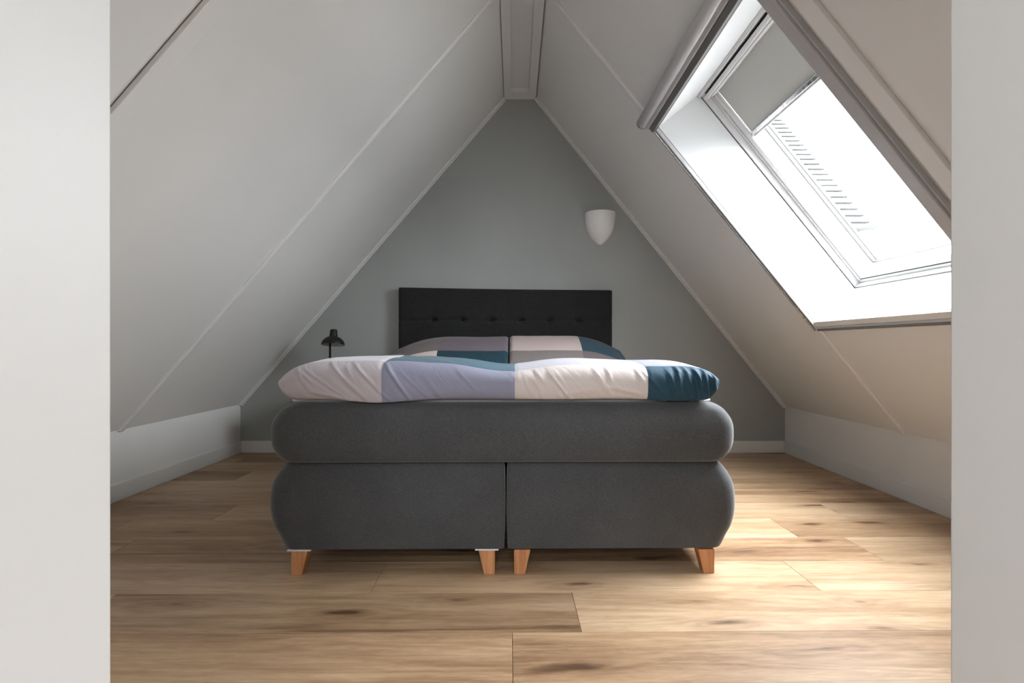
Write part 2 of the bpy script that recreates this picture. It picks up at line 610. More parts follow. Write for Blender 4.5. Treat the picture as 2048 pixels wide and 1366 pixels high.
DX0, DX1, DZ = -0.400, 0.433, 2.06       # clear door opening
m = MB()
m.prism([(XL, 0), (DX0 - .02, 0), (DX0 - .02, zl(DX0 - .02)), (XL, ZL)], YF - WT, YF)
m.prism([(DX1 + .02, 0), (XR, 0), (XR, ZR), (DX1 + .02, zr(DX1 + .02))], YF - WT, YF)
m.prism([(DX0 - .02, DZ + .02), (DX1 + .02, DZ + .02), (DX1 + .02, zr(DX1 + .02)), (AXR, AZR), (AXL, AZL), (DX0 - .02, zl(DX0 - .02))], YF - WT, YF)
structure(tag(m.build('wall_front', M['landing']), 'white wall around the doorway'))

door = structure(tag(empty('door_1', (0, YF, 0)), 'white door lining framing the view into the room'))
for nm, bx in (('jamb', (DX0 - .02, DX0, YF - WT - .004, YF + .004, 0, DZ)),
               ('jamb', (DX1, DX1 + .02, YF - WT - .004, YF + .004, 0, DZ)),
               ('head_jamb', (DX0 - .02, DX1 + .02, YF - WT - .004, YF + .004, DZ, DZ + .02))):
    m = MB()
    m.box(*bx)
    o = m.build(nm, M['jamb'], door, bevel=0.003)
    o.matrix_parent_inverse = Matrix.Translation((0, -YF, 0))

# landing behind the camera, with an unseen window added to brighten bed and jambs
m = MB(); m.box(LX0 - .1, LX0, LY0, YF - WT, 0, LAND_Z)
structure(tag(m.build('wall_landing_left', M['landing']), 'white landing wall left of the viewer'))
m = MB(); m.box(LX1, LX1 + .1, LY0, YF - WT, 0, LAND_Z)
structure(tag(m.build('wall_landing_right', M['landing']), 'white landing wall right of the viewer'))
wx0, wx1, wz0, wz1 = FILL_WIN
m = MB()
m.box(LX0 - .1, LX1 + .1, LY0 - .1, LY0, 0, wz0)
m.box(LX0 - .1, LX1 + .1, LY0 - .1, LY0, wz1, LAND_Z)
m.box(LX0 - .1, wx0, LY0 - .1, LY0, wz0, wz1)
m.box(wx1, LX1 + .1, LY0 - .1, LY0, wz0, wz1)
structure(tag(m.build('wall_landing_back', M['landing']), 'white landing wall behind the viewer, with an added fill window'))
w2 = structure(tag(empty('fill_window', (0, LY0, wz0)), 'unseen landing window added as fill light behind the viewer'))
w2inv = Matrix.Translation((0, -LY0, -wz0))
for nm, mt_, bx in (('window_frame', 'white', (wx0, wx0 + .04, LY0 - .07, LY0 - .02, wz0, wz1)), ('window_frame', 'white', (wx1 - .04, wx1, LY0 - .07, LY0 - .02, wz0, wz1)),
                    ('window_frame', 'white', (wx0 + .04, wx1 - .04, LY0 - .07, LY0 - .02, wz0, wz0 + .04)), ('window_frame', 'white', (wx0 + .04, wx1 - .04, LY0 - .07, LY0 - .02, wz1 - .04, wz1)),
                    ('pane', 'glass', (wx0 + .04, wx1 - .04, LY0 - .047, LY0 - .043, wz0 + .04, wz1 - .04))):
    m = MB(); m.box(*bx)
    o = m.build(nm, M[mt_], w2)
    o.matrix_parent_inverse = w2inv
m = MB()
m.box(LX0 - .1, LX1 + .1, LY0 - .1, YF - WT, LAND_Z, LAND_Z + .1)
structure(tag(m.build('ceiling_landing', M['landing']), 'white landing ceiling'))

# ------------------------------------------------------------------ floor: single oak planks
m = MB()
m.box(XL - .12, XR + .12, LY0 - .1, YB + .12, -0.12, -0.012)
floor = structure(tag(m.build('floor', M['subfloor']), 'wide rustic oak plank floor'))
PW, PLEN, SK = 0.2455, 1.47, 0.010       # plank width, length, slight skew to the walls
Y_ROW0 = 1.260                            # front edge of the row at the bottom of the picture (at x = 0)
JOINT = {0: -0.004, 1: 0.188, 2: -0.468, 3: -0.09, 4: -0.28, 5: 0.08, 6: -0.62, 7: 0.45, 8: -0.2,
         9: 0.6, 10: -0.45, 11: 0.25, -1: -0.6, -2: 0.4, -3: -0.15}
GAP = 0.0009
plank_cache = {}


def plank_mesh(L, W):
    key = (round(L, 3), round(W, 3))
    if key in plank_cache:
        return plank_cache[key]
    hl, hw, c, d = L / 2 - GAP / 2, W / 2 - GAP / 2, 0.0012, 0.0010
    v = [(-hl, -hw, -.012), (hl, -hw, -.012), (hl, hw, -.012), (-hl, hw, -.012),
         (-hl, -hw, -d), (hl, -hw, -d), (hl, hw, -d), (-hl, hw, -d),
         (-hl + c, -hw + c, 0), (hl - c, -hw + c, 0), (hl - c, hw - c, 0), (-hl + c, hw - c, 0)]
    f = [(0, 3, 2, 1), (8, 9, 10, 11)]
    for a in (0, 4):
        for i in range(4):
            j = (i + 1) % 4
            f.append((a + i, a + j, a + 4 + j, a + 4 + i))
    me = bpy.data.meshes.new('plank')
    me.from_pydata(v, [], f)
    me.materials.append(M['oak'])
    plank_cache[key] = me
    return me


for r in range(-3, 12):
    yc = Y_ROW0 + (r + .5) * PW
    w = PW
    j0 = JOINT[r]
    xs = [j0 + k * PLEN for k in range(-3, 4)]
    cuts = [XL] + [x for x in xs if XL + .05 < x < XR - .05] + [XR]
    for a, b in zip(cuts[:-1], cuts[1:]):
        xc = (a + b) / 2
        o = bpy.data.objects.new('plank', plank_mesh(b - a, w))
        COL.objects.link(o)
        o.location = (xc, yc + SK * xc, 0)
        o.rotation_euler = (0, 0, SK)
        o.parent = floor
m = MB()
m.box(LX0, LX1, LY0, Y_ROW0 - 3 * PW - .03, -.012, -.0005)
m.build('landing_boards', M['oak'], floor)

# ------------------------------------------------------------------ ceiling: insulated roof panels, joint strips, ridge beam
ceiling = structure(tag(empty('ceiling', (0, 2.2, 0)), 'white sloping attic ceiling of roof panels'))


def cpart(mb, name, mat, bevel=0.0, smooth=False):
    o = mb.build(name, mat, ceiling, bevel=bevel, smooth=smooth)
    o.matrix_parent_inverse = Matrix.Translation((0, -2.2, 0))
    return o


YBAT_L = (1.482, 1.548)
YBAT_R = (1.541, 1.603)
YJ = 2.815                     # panel joint
PT = 0.02                      # panel thickness
for (y0, y1) in ((YF - .12, YBAT_L[0] + .02), (YBAT_L[0] + .02, YJ), (YJ, YB)):
    m = MB()
    m.slope(LP, -.005, LENL, y0 + .0008, y1 - .0008, 0, PT)
    cpart(m, 'ceiling_panel', M['ceiling'])
g = 0.0008
m = MB()
m.slope(RP, -.005, LENR, YF - .12, YBAT_R[1] - .02, 0, PT)
cpart(m, 'ceiling_panel', M['ceiling'])
m = MB()
m.slope(RP, -.005, LENR, YBAT_R[1] - .02 + g, OY0 - .012, 0, PT)
m.slope(RP, -.005, OS0 - .012, OY0 - .012, YJ - g, 0, PT)
m.slope(RP, OS1 + .012, LENR, OY0 - .012, YJ - g, 0, PT)
cpart(m, 'ceiling_panel', M['ceiling'])
m = MB()
m.slope(RP, -.005, LENR, YJ + g, YB, 0, PT)
cpart(m, 'ceiling_panel', M['ceiling'])
# roof build-up behind the panels
m = MB()
m.slope(LP, -.35, LENL + .4, YF - WT - .05, YB + .12, PT, OD + .05)
cpart(m, 'roof_slab', M['landing'])
m = MB()
m.slope(RP, -.35, OS0 - .014, YF - WT - .05, YB + .12, PT, OD + .05)
m.slope(RP, OS1 + .014, LENR + .25, YF - WT - .05, YB + .12, PT, OD + .05)
m.slope(RP, OS0 - .014, OS1 + .014, YF - WT - .05, OY0 - .014, PT, OD + .05)
m.slope(RP, OS0 - .014, OS1 + .014, OY1 + .014, YB + .12, PT, OD + .05)
cpart(m, 'roof_slab', M['landing'])


def strip(F, s0, s1, yc, w, h, name, mat, bevel=0.003):
    """shallow rounded cover strip running up the slope"""
    m = MB()
    prof = [(-w / 2, 0), (-w / 2, h * .35), (-w * .32, h * .85), (-w * .12, h), (w * .12, h), (w * .32, h * .85), (w / 2, h * .35), (w / 2, 0)]
    b0 = len(m.v)
    for s in (s0, s1):
        for dy, dn in prof:
            m.v.append(F(s, yc + dy, -dn))
    n = len(prof)
    for i in range(n):
        j = (i + 1) % n
        m.f.append((i, j, n + j, n + i)); m.mi.append(0)
    m.f.append(tuple(range(n))); m.f.append(tuple(range(2 * n - 1, n - 1, -1)))
    m.mi += [0, 0]
    return cpart(m, name, mat)


strip(LP, 0.0, LENL, YJ, 0.044, 0.013, 'joint_strip', M['white'])
strip(RP, 0.0, OS0 - .06, YJ, 0.044, 0.013, 'joint_strip', M['white'])
strip(RP, OS1 + .11, LENR, YJ, 0.044, 0.013, 'joint_strip', M['white'])


def batten(F, L, y0, y1, near):
    m = MB()
    m.slope(F, 0, L, y0, y1, -.016, 0)
    cpart(m, 'batten', M['ceiling'], bevel=0.003)
    m = MB()
    if near:
        m.slope(F, 0, L, y0 - .0014, y0, -.001, 0)
    else:
        m.slope(F, 0, L, y1, y1 + .0014, -.001, 0)
    cpart(m, 'shadow_gap', M['seam'])


batten(LP, LENL, YBAT_L[0], YBAT_L[1], True)
batten(RP, LENR, YBAT_R[0], YBAT_R[1], False)

# ridge beam: a box with a sunk middle panel
BX0, BX1, BZ = AXL + .002, AXR - .002, 2.652
RX0, RX1, RD, REND = -0.020, 0.110, 0.030, 3.93
m = MB()
m.box(BX0, RX0, YF, YB, BZ, 2.80)
m.box(RX1, BX1, YF, YB, BZ, 2.80)
m.box(RX0, RX1, REND, YB, BZ, 2.80)
m.box(RX0, RX1, YF, REND, BZ + RD, 2.80)
cpart(m, 'ridge_beam', M['ceiling'])
for x in (AXL - .001, AXR - .002):
    m = MB()
    m.box(x, x + .003, YF, YB - .001, BZ + .001, BZ + .02)
    cpart(m, 'shadow_gap', M['seam'])

# ------------------------------------------------------------------ trims along the gable, baseboards
for k, (F, L) in enumerate(((LP, LENL), (RP, LENR))):
    t_ = structure(tag(empty('trim_%d' % (k + 1), (XL if k == 0 else XR, YB, 0.36)),
                       'white edge trim between %s slope and the grey wall' % ('left' if k == 0 else 'right')))
    inv = Matrix.Translation((-t_.location.x, -t_.location.y, -t_.location.z))
    m = MB(); m.slope(F, 0.0, L, YB - .030, YB - .014, -.014, 0)
    o = m.build('cover_strip', M['white'], t_, bevel=0.003); o.matrix_parent_inverse = inv
    m = MB(); m.slope(F, 0.0, L, YB - .014, YB - .011, -.010, 0)
    o = m.build('groove', M['seam'], t_); o.matrix_parent_inverse = inv
    m = MB(); m.slope(F, 0.0, L - .004, YB - .011, YB - .0005, -.022, -.001)
    o = m.build('back_strip', M['white'], t_, bevel=0.002); o.matrix_parent_inverse = inv

BH = 0.088
m = MB(); m.box(XL + .012, XR - .012, YB - .012, YB - .0003, 0, BH)
structure(tag(m.build('baseboard_back', M['white'], bevel=0.002), 'white baseboard along the grey wall'))
bl = structure(tag(empty('baseboard_left', (XL, 2.3, 0)), 'white baseboard along the left knee wall'))
br = structure(tag(empty('baseboard_right', (XR, 2.3, 0)), 'white baseboard along the right knee wall'))
for par, x0, x1, ys in ((bl, XL + .0003, XL + .012, (YF, 1.9, YB - .0003)), (br, XR - .012, XR - .0003, (YF, 2.985, YB - .0003))):
    for a, b in zip(ys[:-1], ys[1:]):
        m = MB(); m.box(x0, x1, a + .0006, b - .0006, 0, BH)
        o = m.build('board', M['white'], par, bevel=0.0015)
        o.matrix_parent_inverse = Matrix.Translation((-par.location.x, -par.location.y, 0))

# ------------------------------------------------------------------ roof window
win = structure(tag(empty('window_1', RP(OS0, (OY0 + OY1) / 2, 0)), 'large roof window in the right slope'))
winv = Matrix.Translation(-Vector(win.location))


def wpart(mb, name, mat, bevel=0.0, parent=None, smooth=False):
    o = mb.build(name, mat, parent or win, bevel=bevel, smooth=smooth)
    o.matrix_parent_inverse = winv if parent is None else Matrix.Identity(4)
    return o


def rbox(name, mat, s0, s1, y0, y1, n0, n1, bevel=0.0, parent=None):
    m = MB(); m.slope(RP, s0, s1, y0, y1, n0, n1)
    return wpart(m, name, mat, bevel, parent)


T = 0.012
rbox('reveal_panel', M['reveal'], OS0 - T, OS1 + T, OY1, OY1 + T, 0, OD)
rbox('reveal_panel', M['reveal'], OS0 - T, OS1 + T, OY0 - T, OY0, 0, OD)
rbox('reveal_panel', M['reveal'], OS0 - T, OS0, OY0, OY1, 0, OD)
rbox('reveal_panel', M['reveal'], OS1, OS1 + T, OY0, OY1, 0, OD)
# fixed frame
FW = 0.026
fn0, fn1 = OD - .035, OD + .12
fr = [('frame_rail', OS0 - T, OS0 + .024, OY0 - T, OY1 + T), ('frame_rail', OS1 - .022, OS1 + T, OY0 - T, OY1 + T),
      ('frame_stile', OS0 + .024, OS1 - .022, OY0 - T, OY0 + FW), ('frame_stile', OS0 + .024, OS1 - .022, OY1 - FW, OY1 + T)]
for nm, a, b, c, d in fr:
    rbox(nm, M['fwhite'], a, b, c, d, OD + .0005, fn1, 0.002)
rbox('joint_line', M['gap'], OS0, OS1, OY1 - .0012, OY1 - .0002, OD - .034, OD - .0305)
rbox('joint_line', M['gap'], OS0 + .0002, OS0 + .0012, OY0, OY1 - .0012, OD - .034, OD - .0305)
# slim inner bead that covers the joint with the reveal
for a, b, c, d in ((OS0, OS0 + .010, OY0, OY1), (OS0 + .010, OS1, OY1 - .010, OY1), (OS0 + .010, OS1, OY0, OY0 + .010)):
    rbox('cover_bead', M['fwhite'], a, b, c, d, OD - .030, OD, 0.002)
# rubber gasket line
for a, b, c, d in ((OS0 + .024, OS0 + .028, OY0 + FW, OY1 - FW), (OS0 + .028, OS1 - .022, OY1 - FW - .003, OY1 - FW), (OS0 + .028, OS1 - .022, OY0 + FW, OY0 + FW + .003)):
    rbox('gasket', M['gasket'], a, b, c, d, OD + .006, OD + .10)
# sash
sash = empty('sash'); sash.parent = win; sash.matrix_parent_inverse = winv
SS0, SS1, SY0, SY1 = OS0 + .028, OS1 - .024, OY0 + FW + .003, OY1 - FW - .003
GS0, GS1, GY0, GY1 = 0.818, 1.985, OY0 + .066, OY1 - .066
n0, n1 = OD + .004, OD + .082
rbox('sash_rail', M['fwhite'], SS0, GS0, SY0, SY1, n0, n1, 0.003, sash)
rbox('sash_rail', M['fwhite'], GS1, SS1, SY0, SY1, n0, n1, 0.003, sash)
rbox('sash_stile', M['fwhite'], GS0, GS1, SY0, GY0, n0, n1, 0.003, sash)
rbox('sash_stile', M['fwhite'], GS0, GS1, GY1, SY1, n0, n1, 0.003, sash)
rbox('pane', M['glass'], GS0, GS1, GY0, GY1, OD + .034, OD + .038, 0, sash)
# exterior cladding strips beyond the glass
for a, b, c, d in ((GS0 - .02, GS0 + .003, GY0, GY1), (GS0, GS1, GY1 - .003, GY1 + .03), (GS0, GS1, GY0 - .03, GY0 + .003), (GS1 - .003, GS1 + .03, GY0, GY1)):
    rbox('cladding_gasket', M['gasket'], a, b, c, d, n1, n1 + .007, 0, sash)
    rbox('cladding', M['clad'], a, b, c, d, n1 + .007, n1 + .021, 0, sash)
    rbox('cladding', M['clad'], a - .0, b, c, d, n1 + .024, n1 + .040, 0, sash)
# ventilation bar at the top of the sash
rbox('ventilation_flap', M['fwhite'], 1.992, 2.013, SY0 + .02, SY1 - .004, OD - .045, OD + .004, 0.004)
rbox('ventilation_slot', M['gap'], 2.016, 2.024, SY0, SY1 - .004, OD - .020, OD + .004)
rbox('top_rail', M['fwhite'], 2.026, OS1, OY0 + .01, OY1 - .010, OD - .05, OD, 0.003)

# ------------------------------------------------------------------ blackout roller blind on the sash
bl_ = tag(empty('roller_blind', RP(1.70, (OY0 + OY1) / 2, OD + .02)), 'grey blackout blind half drawn down the roof window', 'blind')
binv = Matrix.Translation(-Vector(bl_.location))


def bpart(name, mat, *a, bevel=0.0):
    m = MB(); m.slope(RP, *a)
    o = m.build(name, mat, bl_, bevel=bevel)
    o.matrix_parent_inverse = binv
    return o


bpart('blind_fabric', M['blind'], 1.722, 1.990, GY0 + .006, GY1 - .006, OD + .016, OD + .018)
bpart('bottom_bar', M['chrome'], 1.700, 1.722, GY0 + .004, GY1 - .004, OD + .008, OD + .024, bevel=0.004)
bpart('pull_lip', M['alu'], 1.690, 1.700, GY0 + .008, GY1 - .008, OD + .010, OD + .018, bevel=0.003)
bpart('head_box', M['fwhite'], 1.985, 1.9915, GY0, GY1, OD - .03, OD + .03, bevel=0.002)
bpart('side_guide', M['alu'], GS0, 1.984, GY1 - .004, GY1 - .0005, OD + .002, OD + .026)
bpart('side_guide', M['alu'], GS0, 1.984, GY0 + .0005, GY0 + .004, OD + .002, OD + .026)

# ------------------------------------------------------------------ insect screen frame on the ceiling
scr = tag(empty('insect_screen', RP(OS1 + .07, (OY0 + OY1) / 2, 0)), 'aluminium insect screen frame with roller tube around the roof window', 'screen')
sinv = Matrix.Translation(-Vector(scr.location))


def spart(mb, name, mat, bevel=0.0, smooth=False):
    o = mb.build(name, mat, scr, bevel=bevel, smooth=smooth)
    o.matrix_parent_inverse = sinv
    return o


RW = 0.042
m = MB(); m.slope(RP, OS0 - .055, OS1, OY1 + .002, OY1 + .018, -.020, -.0005)
spart(m, 'side_rail', M['alu'], 0.003)
m = MB(); m.slope(RP, OS0 - .055, OS1, OY1 + .018, OY1 + .028, -.012, -.0005)
spart(m, 'rail_groove', M['alu_dark'])
m = MB(); m.slope(RP, OS0 - .055, OS1, OY1 + .028, OY1 + .042, -.022, -.0005)
spart(m, 'rail_lip', M['chrome'], 0.004)
m = MB(); m.slope(RP, OS0 - .04, OS1 + .03, OY0 - .055, OY0 - .002, -.030, -.0005)
spart(m, 'side_rail', M['alu'], 0.004)
m = MB(); m.slope(RP, OS0 - .04, OS1 + .03, OY0 - .062, OY0 - .055, -.020, -.0005)
spart(m, 'rail_lip', M['alu'], 0.003)
m = MB(); m.slope(RP, OS0 - .034, OS0 - .002, OY0, OY1 + .002, -.012, -.0005)
spart(m, 'bottom_board', M['white'], 0.003)
m = MB(); m.slope(RP, OS0 - .046, OS0 - .034, OY0, OY1 + .002, -.016, -.0005)
spart(m, 'rail_groove', M['alu'], 0.002)
m = MB(); m.slope(RP, OS0 - .055, OS0 - .046, OY0, OY1 + .002, -.022, -.0005)
spart(m, 'bottom_rail', M['alu_dark'], 0.003)
m = MB(); m.slope(RP, OS1 + .002, OS1 + .030, OY0 - .002, OY1 + .036, -.030, -.0005)
spart(m, 'cassette', M['alu_dark'], 0.003)
m = MB(); m.slope(RP, OS1 + .030, OS1 + .050, OY0 - .01, OY1 + .04, -.038, -.0005)
spart(m, 'cassette_bar', M['alu'], 0.004)
m = MB()
m.tube([RP(OS1 + .076, OY0 - .06, -.032), RP(OS1 + .076, OY1 + .046, -.032)], 0.0300, 32)
spart(m, 'roller_tube', M['alu'], 0.002, True)
m = MB()
m.tube([RP(OS1 + .076, OY1 + .046, -.032), RP(OS1 + .076, OY1 + .052, -.032)], 0.0312, 32)
spart(m, 'end_cap', M['alu_dark'], 0.002, True)

# ================================================================== NEIGHBOURING HOUSE beyond the window
NY = 8.0
nb = tag(empty('neighbouring_house', (4.0, NY, 0)), 'pale tiled roof of the neighbouring house seen through the roof window', 'house')
ninv = Matrix.Translation((-4.0, -NY, 0))


def npart(mb, name, mat, bevel=0.0, smooth=False):
    o = mb.build(name, mat, nb, bevel=bevel, smooth=smooth)
    o.matrix_parent_inverse = ninv
    return o


EZ, VX = 2.62, 5.27                      # eave height, right-hand verge
SQ = math.sqrt(0.5)


def HP(t, x, n):
    """point on the neighbour's 45 degree roof slope that faces us: t up the slope, n above it"""
    return (x, NY + t * SQ - n * SQ, EZ + t * SQ + n * SQ)


m = MB()
m.box(2.2, VX - .25, NY + .25, NY + 6.0, -4.0, EZ + .1)
npart(m, 'wall', M['board'])
m = MB()
m.slope(HP, -.02, 5.2, 2.2, VX - .03, -.10, 0)
npart(m, 'roof', M['gasket'])  # black deck shows between the courses as painted shadow lines
pitch = .184
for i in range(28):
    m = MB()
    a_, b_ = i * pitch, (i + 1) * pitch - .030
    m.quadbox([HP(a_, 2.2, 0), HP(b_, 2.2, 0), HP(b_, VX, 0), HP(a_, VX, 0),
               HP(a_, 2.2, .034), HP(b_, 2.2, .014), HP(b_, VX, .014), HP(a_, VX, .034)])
    m.mi[5] = 1                           # lower lip coloured black, in place of the shadow under the course
    npart(m, 'tile_course', [M['tile'], M['gasket']])  # gasket black here is the painted shadow on the lower lips
m = MB()
prof = [(-math.cos(a) * .075, -abs(math.sin(a)) * .085) for a in [math.pi * k / 12 for k in range(13)]]
b0 = 0
gp = [(NY - .06 + y, EZ - .035 + z_) for y, z_ in prof]
m.v = [(2.2, y, z_) for y, z_ in gp] + [(VX + .02, y, z_) for y, z_ in gp]
n_ = len(gp)
for k in range(n_):
    k2 = (k + 1) % n_
    m.f.append((k, k2, n_ + k2, n_ + k)); m.mi.append(0)
m.f.append(tuple(range(n_))); m.f.append(tuple(range(2 * n_ - 1, n_ - 1, -1))); m.mi += [0, 0]
npart(m, 'gutter', M['gutter'])
m = MB()
m.tube([(VX - .16, NY - .05, EZ - .10), (VX - .17, NY + .02, EZ - .20), (VX - .18, NY + .10, EZ - .32), (VX - .18, NY + .12, -3.5)], 0.04, 14)
npart(m, 'downpipe', M['gutter'], smooth=True)


# ================================================================== BED
BROT = 0.011
BCX, BFY = -0.036, 1.868                # bed centre line, front
bed = tag(empty('boxspring_bed', (BCX, BFY, 0), BROT), 'charcoal upholstered boxspring bed with buttoned headboard against the grey wall', 'bed')
# inside the bed empty: x across, y from foot end to wall
HALF = 0.826
BLEN = 2.085


def interp(tab, z):
    for (a, va), (b, vb) in zip(tab[:-1], tab[1:]):
        if a <= z <= b:
            t = (z - a) / (b - a)
            return va + (vb - va) * (t * t * (3 - 2 * t) * .35 + t * .65)
    return tab[-1][1] if z > tab[-1][0] else tab[0][1]


def spline(tab, z):
    """monotone-ish Catmull-Rom through the table"""
    n = len(tab)
    for i in range(n - 1):
        if tab[i][0] <= z <= tab[i + 1][0]:
            x0, y0 = tab[i]; x1, y1 = tab[i + 1]
            def slope_(k):
                if k == 0: return (tab[1][1] - tab[0][1]) / (tab[1][0] - tab[0][0])
                if k == n - 1: return (tab[-1][1] - tab[-2][1]) / (tab[-1][0] - tab[-2][0])
                return (tab[k + 1][1] - tab[k - 1][1]) / (tab[k + 1][0] - tab[k - 1][0])
            h = x1 - x0
            t = (z - x0) / h
            return ((2*t**3 - 3*t**2 + 1) * y0 + (t**3 - 2*t**2 + t) * h * slope_(i) + (-2*t**3 + 3*t**2) * y1 + (t**3 - t**2) * h * slope_(i + 1))
    return tab[-1][1] if z > tab[-1][0] else tab[0][1]


def upholstered(name, x0, x1, y0, y1, tab, rl, rr, bl_, br_, front=.35, nz=30, rseg=10, top_r=0.0, bot_r=0.0):
    """block whose side walls swell by the table; x0/x1 are the widest positions; bl_/br_ tell which sides swell"""
    m = MB()
    za, zb = tab[0][0], tab[-1][0]
    zs = [za + (zb - za) * (0.5 - 0.5 * math.cos(math.pi * k / nz)) for k in range(nz + 1)]
    rings = []
    for z in zs:
        o = spline(tab, z)
        a, b = x0 - o * bl_, x1 + o * br_
        c, d = y0 - o * front, y1 + o * .2
        for e, r_ in ((zb - z, top_r), (z - za, bot_r)):
            if r_ and e < r_:
                c += r_ * (1 - math.sqrt(max(0, 1 - (1 - e / r_) ** 2)))
        pts = []
        for (cx, cy, r, ang) in ((a + rl, c + rl, rl, math.pi), (b - rr, c + rr, rr, 1.5 * math.pi), (b - rr, d - rr, rr, 0), (a + rl, d - rl, rl, .5 * math.pi)):
            for k in range(rseg + 1):
                t = ang + .5 * math.pi * k / rseg
                pts.append((cx + r * math.cos(t), cy + r * math.sin(t), z))
        rings.append(pts)
    n = len(rings[0])
    for p in rings:
        m.v += p
    for i in range(len(rings) - 1):
        for k in range(n):
            k2 = (k + 1) % n
            m.f.append((i * n + k, i * n + k2, (i + 1) * n + k2, (i + 1) * n + k)); m.mi.append(0)
    m.f.append(tuple(range(n - 1, -1, -1)))
    b = (len(rings) - 1) * n
    m.f.append(tuple(range(b, b + n)))
    m.mi += [0, 0]
    return m


def finish_soft(o, ang=50):
    o.data.shade_smooth()
    o.data.set_sharp_from_angle(angle=math.radians(ang))


ZB0, ZB1 = 0.090, 0.394
box_tab = [(ZB0, -.046), (.108, -.038), (.130, -.029), (.170, -.011), (.235, 0), (.310, -.006), (.355, -.026), (.378, -.044), (ZB1, -.064)]
SEAMX = 0.008                             # seam between the two boxes, from the bed centre
boxes = []
for side in (0, 1):
    if side == 0:
        m = upholstered('base_box', -HALF, SEAMX - .002, .004, BLEN, box_tab, .055, .012, 1, .10, top_r=.014)
    else:
        m = upholstered('base_box', SEAMX + .002, HALF, .004, BLEN, box_tab, .012, .055, .10, 1, top_r=.014)
    o = m.build('base_box', M['dark_fabric'], bed)
    finish_soft(o)
    boxes.append(o)


def leg_mesh(x0t, x1t, x0b, x1b, y0t, y1t, y0b, y1b):
    m = MB()
    m.quadbox([(x0b, y0b, 0), (x1b, y0b, 0), (x1b, y1b, 0), (x0b, y1b, 0),
               (x0t, y0t, .0853), (x1t, y0t, .0853), (x1t, y1t, .0853), (x0t, y1t, .0853)])
    return m


for side, legs in ((0, ((-.742, 1), (-.030, -1))), (1, ((.036, 1), (.742, -1)))):
    for x, s in legs:
        for yy, sy in ((.019, 1), (BLEN - .06, -1)):
            # outer faces upright, inner faces tapering
            xo = x
            m = MB()
            xs_t = sorted((xo, xo + s * .058)); xs_b = sorted((xo + s * .001, xo + s * .039))
            ys_t = sorted((yy, yy + sy * .058)); ys_b = sorted((yy, yy + sy * .040))
            m = leg_mesh(xs_t[0], xs_t[1], xs_b[0], xs_b[1], ys_t[0], ys_t[1], ys_b[0], ys_b[1])
            m.build('leg', M['leg'], boxes[side], bevel=0.002)
            m = MB()
            back = 0.0 if side == 0 else .022
            m.box(xs_t[0] - .012, xs_t[1] + .012, ys_t[0] - .003 + (back if sy > 0 else 0), ys_t[1] + .004, .0853, .0897)
            m.build('mounting_plate', M['plate'], boxes[side])

ZM0, ZM1 = 0.3945, 0.602
mat_tab = [(ZM0, -.044), (.408, -.028), (.428, -.014), (.450, -.004), (.490, 0), (.535, -.005), (.575, -.030), (.592, -.052), (ZM1, -.078)]
m = upholstered('mattress', -HALF + .008, HALF - .010, -.012, BLEN, mat_tab, .060, .060, 1, 1, .30, top_r=.03, bot_r=.012)
o = m.build('mattress', M['dark_fabric'], bed)
finish_soft(o)
# white fitted sheet on top
m = MB()
tt = [(ZM1 - .004, -.004), (ZM1 + .002, 0), (ZM1 + .008, -.004)]
m = upholstered('fitted_sheet', -.768, .756, .056, BLEN - .03, tt, .05, .05, 1, 1, 1, 4)
o = m.build('fitted_sheet', M['topper'], bed)
finish_soft(o)

# headboard: tufted panel with six buttons
HX0, HX1 = -.789, .783
HY0, HY1 = 2.092, 2.155
HZT0, HZT1 = 1.231, 1.212
BTN = [(-.537 + .2145 * k, .992 - .006 * k / 5) for k in range(6)]
NXH, NZH = 150, 84


def head_depth(x, z):
    ex = min(x - HX0, HX1 - x)
    zt = HZT0 + (HZT1 - HZT0) * (x - HX0) / (HX1 - HX0)
    ez = min(zt - z, 1.0)
    d = 0.0
    for e in (ex, ez):
        if e < .018:
            d += .012 * (1 - math.sqrt(max(0, 1 - (1 - e / .018) ** 2)))
    # seam through the buttons
    d += .008 * math.exp(-((z - .989) / .009) ** 2)
    for bx, bz in BTN:
        r2 = ((x - bx) / .026) ** 2 + ((z - bz) / .018) ** 2
        d += .040 * math.exp(-r2)
        d += .003 * math.exp(-((x - bx) / .010) ** 2) * math.exp(-abs(z - bz) / .10)
    return d


m = MB()
for j in range(NZH + 1):
    for i in range(NXH + 1):
        fx = i / NXH
        x = HX0 + (HX1 - HX0) * fx
        zt = HZT0 + (HZT1 - HZT0) * fx - .004 * math.sin(math.pi * fx) * 1.0
        z = .30 + (zt - .30) * (j / NZH) ** .9
        m.v.append((x, HY0 + head_depth(x, z), z))
for j in range(NZH):
    for i in range(NXH):
        a = j * (NXH + 1) + i
        m.f.append((a, a + 1, a + NXH + 2, a + NXH + 1)); m.mi.append(0)
b = len(m.v)
ring = [i for i in range(NXH + 1)] + [j * (NXH + 1) + NXH for j in range(1, NZH + 1)] + [NZH * (NXH + 1) + i for i in range(NXH - 1, -1, -1)] + [j * (NXH + 1) for j in range(NZH - 1, 0, -1)]
for i in ring:
    p = m.v[i]
    m.v.append((p[0], HY1, p[2]))
n = len(ring)
for k in range(n):
    k2 = (k + 1) % n
    m.f.append((ring[k], b + k, b + k2, ring[k2])); m.mi.append(0)
m.f.append(tuple(range(b, b + n))); m.mi.append(0)
head = m.build('headboard', M['head_fabric'], bed)
finish_soft(head, 60)
for bx, bz in BTN:
    m = MB()
    m.lathe([(0, .006), (.006, .0055), (.010, .003), (.011, 0), (.009, -.003)], 20)
    m.v = [(x + bx, HY0 + .044 - z, y + bz) for x, y, z in m.v]
    m.build('button', M['button'], head, smooth=True)
